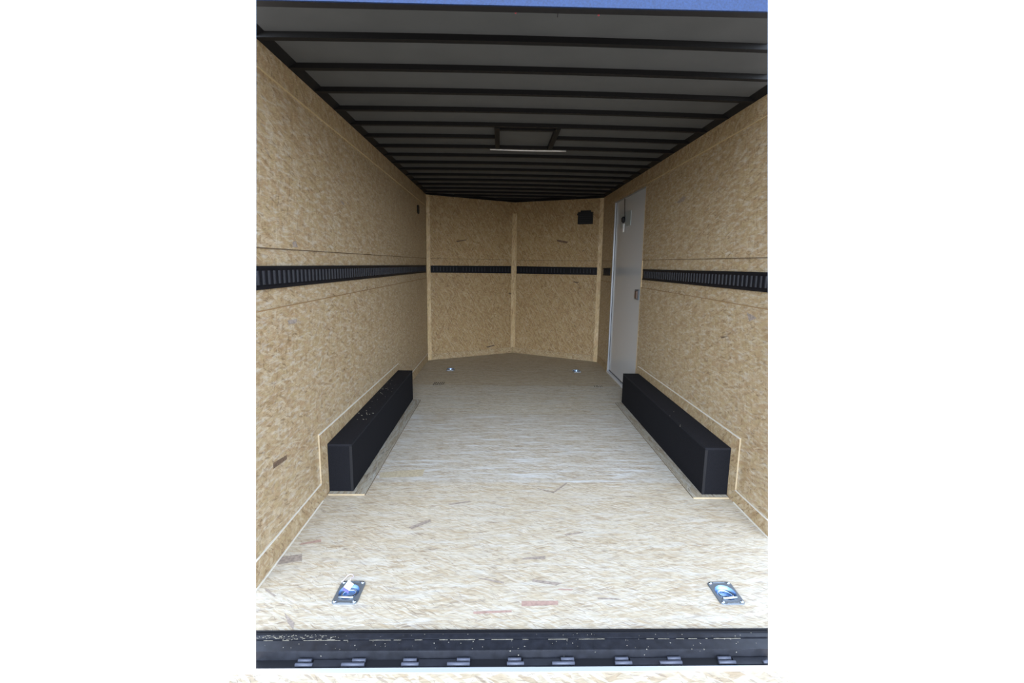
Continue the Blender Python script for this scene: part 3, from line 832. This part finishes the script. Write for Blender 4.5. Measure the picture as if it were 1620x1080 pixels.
# ------------------------------------------------------------------ recessed tie-down rings
def rounded(w, h, r_, seg=6):
    out = []
    for cx, cy, a0 in ((w-r_, h-r_, 0), (-w+r_, h-r_, 90), (-w+r_, -h+r_, 180), (w-r_, -h+r_, 270)):
        for i in range(seg+1):
            a = math.radians(a0 + 90*i/seg)
            out.append((cx + r_*math.cos(a), cy + r_*math.sin(a)))
    return out


def make_ring():
    t = thing('tie_down_ring', 'x', 'tie-down ring', (0, 0, 0), 'zinc tie-down rings set into the floor')
    # plate with a round hole: bridge the outer outline to the circle
    m = MB(); R, n = 0.043, 28
    outer = rounded(PW, PD, 0.016)
    def on(poly, a):
        dx, dy = math.cos(a), math.sin(a); best = 0
        for i in range(len(poly)):
            (x1, y1), (x2, y2) = poly[i], poly[(i+1) % len(poly)]
            ex, ey = x2-x1, y2-y1; den = dx*ey - dy*ex
            if abs(den) < 1e-12: continue
            k = (x1*ey - y1*ex)/den; u_ = (x1*dy - y1*dx)/den
            if k > 0 and -1e-6 <= u_ <= 1 + 1e-6: best = max(best, k)
        return dx*best, dy*best
    N_ = 56
    o_t, i_t, o_b = [], [], []
    for i in range(N_):
        a = 2*math.pi*i/N_; px, py = on(outer, a)
        o_t.append(m.bm.verts.new((px*0.975, py*0.98, 0.005))); o_b.append(m.bm.verts.new((px, py, 0.0005)))
        i_t.append(m.bm.verts.new((R*math.cos(a), R*math.sin(a)*1.12, 0.005)))
    for i in range(N_):
        j = (i+1) % N_
        m.bm.faces.new([o_t[i], o_t[j], i_t[j], i_t[i]]); m.bm.faces.new([o_b[i], o_b[j], o_t[j], o_t[i]])
    pl = m.build('plate', M_ZINC, t)
    m = MB(); seg = 28
    rings = []
    for r_, z in ((R, 0.005), (R*0.98, 0.001), (R*0.9, -0.010), (R*0.72, -0.018), (R*0.4, -0.021), (0.002, -0.022)):
        rings.append([m.bm.verts.new((r_*math.cos(2*math.pi*i/seg), r_*math.sin(2*math.pi*i/seg)*1.12, z)) for i in range(seg)])
    for a, b_ in zip(rings, rings[1:]):
        for i in range(seg):
            m.bm.faces.new([a[i], a[(i+1) % seg], b_[(i+1) % seg], b_[i]]).smooth = True
    m.build('cup', M_CUP, t)
    m = MB(); pts = []
    for i in range(32):
        a = 2*math.pi*i/32
        x, y = 0.029*math.cos(a), 0.033*math.sin(a)
        y = max(y, -0.025)
        pts.append((x, y + 0.0, -0.002 - 0.16*(y + 0.025)))
    m.tube(pts, 0.0052, 10, closed=True); m.build('ring', M_ZINC_B, t)
    m = MB(); m.tube([(-0.031, -0.037, 0.007), (0.031, -0.037, 0.007)], 0.0058, 14); m.build('clamp_bar', M_ZINC_B, t)
    for sx in (-1, 1):
        for sy in (-1, 1):
            m = MB(); m.lathe([(0.0075, 0.0045), (0.0075, 0.0065), (0.0055, 0.009), (0.001, 0.010)], (sx*0.041, sy*0.060, 0), 12); m.build('bolt', M_ZINC_B, pl)
    for sy in (-1, 1):
        m = MB(); m.box(-0.026, 0.026, sy*0.066 - 0.0018, sy*0.066 + 0.0018, 0.004, 0.0066); m.build('rib', M_ZINC_B, pl)
    return t


ring0 = make_ring()
RL = ['zinc floor tie-down ring near the rear sill with a white tag, left of the pair',
      'bare zinc floor tie-down ring near the rear sill, in front of the right wheel box',
      'small far zinc tie-down ring in floor before the left half of the V nose',
      'small far zinc tie-down ring in floor beside the foot of the white door']
for i, (x, y) in enumerate(RINGS):
    o = ring0 if i == 0 else copy_tree(ring0)
    o.location = (x, y, 0); o['label'] = RL[i]
    # the two near pans sit slightly askew
    o.rotation_euler = (0, 0, (-0.01, 0.02, 0, 0)[i])

# tag on the near left ring
t = thing('paper_tag', 'small white card tag on a string lying on the near left tie-down ring', 'tag', (-0.642, 1.86, 0.012))
m = MB()
q = [(-0.668, 1.868, 0.014), (-0.637, 1.845, 0.014), (-0.622, 1.872, 0.030), (-0.652, 1.896, 0.030)]
nn = Vector((0, 0.35, -0.94))*0.0012
m.hexa([tuple(Vector(p) + nn) for p in q] + q)
m.build('card', M_PAPER, t)
m = MB()
q2 = [(-0.670, 1.862, 0.010), (-0.636, 1.837, 0.010), (-0.634, 1.843, 0.0155), (-0.667, 1.867, 0.0155)]
m.hexa(q2 + [(a + 0.001, b_ + 0.003, c + 0.0015) for a, b_, c in q2]); m.build('shaded_edge', M_TAG_SHADE, t)  # strip coloured as the shade on the card's lower side
m = MB()
sp = [(-0.645, 1.893, 0.030), (-0.648, 1.913, 0.024), (-0.644, 1.943, 0.014), (-0.653, 1.963, 0.008), (-0.668, 1.972, 0.006), (-0.679, 1.960, 0.005), (-0.683, 1.935, 0.007), (-0.690, 1.915, 0.0075)]
m.tube(sp, 0.0022, 6); m.build('string', M_STRING, t)

# ------------------------------------------------------------------ ink dashes on the floor
for cx, cy, n, lab in ((-0.720, 5.452, 6, 'row of black slanted ink dashes on floor beyond the left wheel box'),
                       (1.165, 5.39, 5, 'faint row of black ink dashes on floor near the white door')):
    m = MB()
    rnd = random.Random(n)
    for i in range(n):
        x = cx - 0.055 + 0.022*i + rnd.uniform(-0.003, 0.003); w = 0.004 if cx < 0 else 0.0025
        l = 0.075 if cx < 0 else 0.05
        y0 = cy - l*rnd.uniform(0.7, 1.0); y1 = cy + l*rnd.uniform(0.7, 1.0)
        m.plate([(x - w, y0), (x + w, y0), (x + w + 0.008, y1), (x - w + 0.008, y1)], 0.0001, 0.0009)
    o = m.build('ink_mark', M_INK, loc=(cx, cy, 0))
    tag(o, lab, 'mark')

# ------------------------------------------------------------------ rear sill, hinges, ramp
t = thing('door_sill', 'black steel sill across the rear opening, dusty in its groove', 'sill', (0.05, 1.59, 0.0))
m = MB()
m.box(-1.06, 1.45, 1.598, 1.634, -0.05, 0.004)
m.box(-1.06, 1.45, 1.592, 1.598, -0.05, -0.003)
m.box(-1.06, 1.45, 1.5455, 1.592, -0.05, 0.001)
m.box(-1.06, 1.45, 1.5405, 1.5455, -0.05, 0.003)
m.build('sill_plate', M_SILL, t, section=True)
m = MB(); m.box(-1.06, 1.45, 1.620, 1.623, 0.003, 0.0075); m.box(-1.06, 1.45, 1.628, 1.634, 0.003, 0.010); m.build('sill_lip', M_BLACK, t, section=True)
rnd = random.Random(4)
m = MB()
for seg0, seg1 in ((-0.92, -0.56), (-0.48, 0.45), (0.55, 1.05)):
    x = seg0
    while x < seg1:
        l = rnd.uniform(0.004, 0.03)
        if rnd.random() < 0.6: m.box(x, x + l, 1.593, 1.593 + rnd.uniform(0.0006, 0.0016), -0.003, 0.0014)
        x += l
for i in range(90):
    x = rnd.uniform(-0.92, 1.04); y = rnd.uniform(1.548, 1.617); l = rnd.uniform(0.0006, 0.0024)
    z = 0.001 if y < 1.592 else 0.004
    if 1.591 < y < 1.599: continue
    m.box(x, x + l, y, y + l*0.7, z, z + 0.001)
for i in range(60):
    x = rnd.uniform(-0.92, -0.62); y = rnd.uniform(1.590, 1.612); a = rnd.uniform(0, 3.1); l = rnd.uniform(0.006, 0.016)
    m.tube([(x, y, 0.0055), (x + l*math.cos(a), y + l*0.5*math.sin(a), 0.006)], 0.0006, 4)
o = m.build('wood_dust', M_DUST, t, section=True); o['kind'] = 'stuff'; o['label'] = 'pale wood dust and splinters in the sill groove'

t0 = None
HX = [(-0.724, 'black ramp hinge below the sill, leftmost of the five'), (-0.344, 'black ramp hinge below the sill, second of five from the left'),
      (0.038, 'black ramp hinge below the sill, middle one of the five'), (0.434, 'black ramp hinge below the sill, fourth of five from the left'),
      (0.818, 'black ramp hinge below the sill, rightmost of the five and cut by its end')]
for i, (x, lab) in enumerate(HX):
    t = thing('ramp_hinge', lab, 'hinge', (x, 1.52, -0.034), 'hinges between sill and ramp')
    w = 0.247
    m = MB(); m.box(x + 0.06, x + w - 0.05, 1.506, 1.536, -0.034, -0.028); m.build('leaf', M_SILL, t, section=True)
    for a, b_, c, e in ((x, x + 0.062, x + 0.004, x + 0.052), (x + w - 0.082, x + w, x + w - 0.048, x + w)):
        m = MB()
        m.tube([(c, 1.530, -0.026), (e, 1.530, -0.026)], 0.0065, 12)
        m.tube([(a, 1.513, -0.027), (b_, 1.513, -0.027)], 0.0065, 12)
        m.build('knuckle', M_HINGE, t, section=True)

t = thing('loading_ramp', 'lowered strand board loading ramp below the rear sill', 'ramp', (0.05, 1.0, -0.2))
RX0, RX1 = -0.925, 1.06
m = MB(); m.box(-1.06, 1.45, 1.497, 1.5405, -0.06, -0.034); m.build('hinge_channel', M_BLACK, t, section=True)
m = MB(); m.box(-1.06, 1.45, 1.476, 1.497, -0.05, -0.026); m.bevel(0.002, 1); m.build('edge_trim', M_ALU, t, section=True)
m = MB()
m.hexa([(RX0, -0.9, -0.64), (RX1, -0.9, -0.64), (RX1, 1.476, -0.07), (RX0, 1.476, -0.07),
        (RX0, -0.9, -0.60), (RX1, -0.9, -0.60), (RX1, 1.476, -0.029), (RX0, 1.476, -0.029)])
m.build('ramp_board', M_RAMP, t)
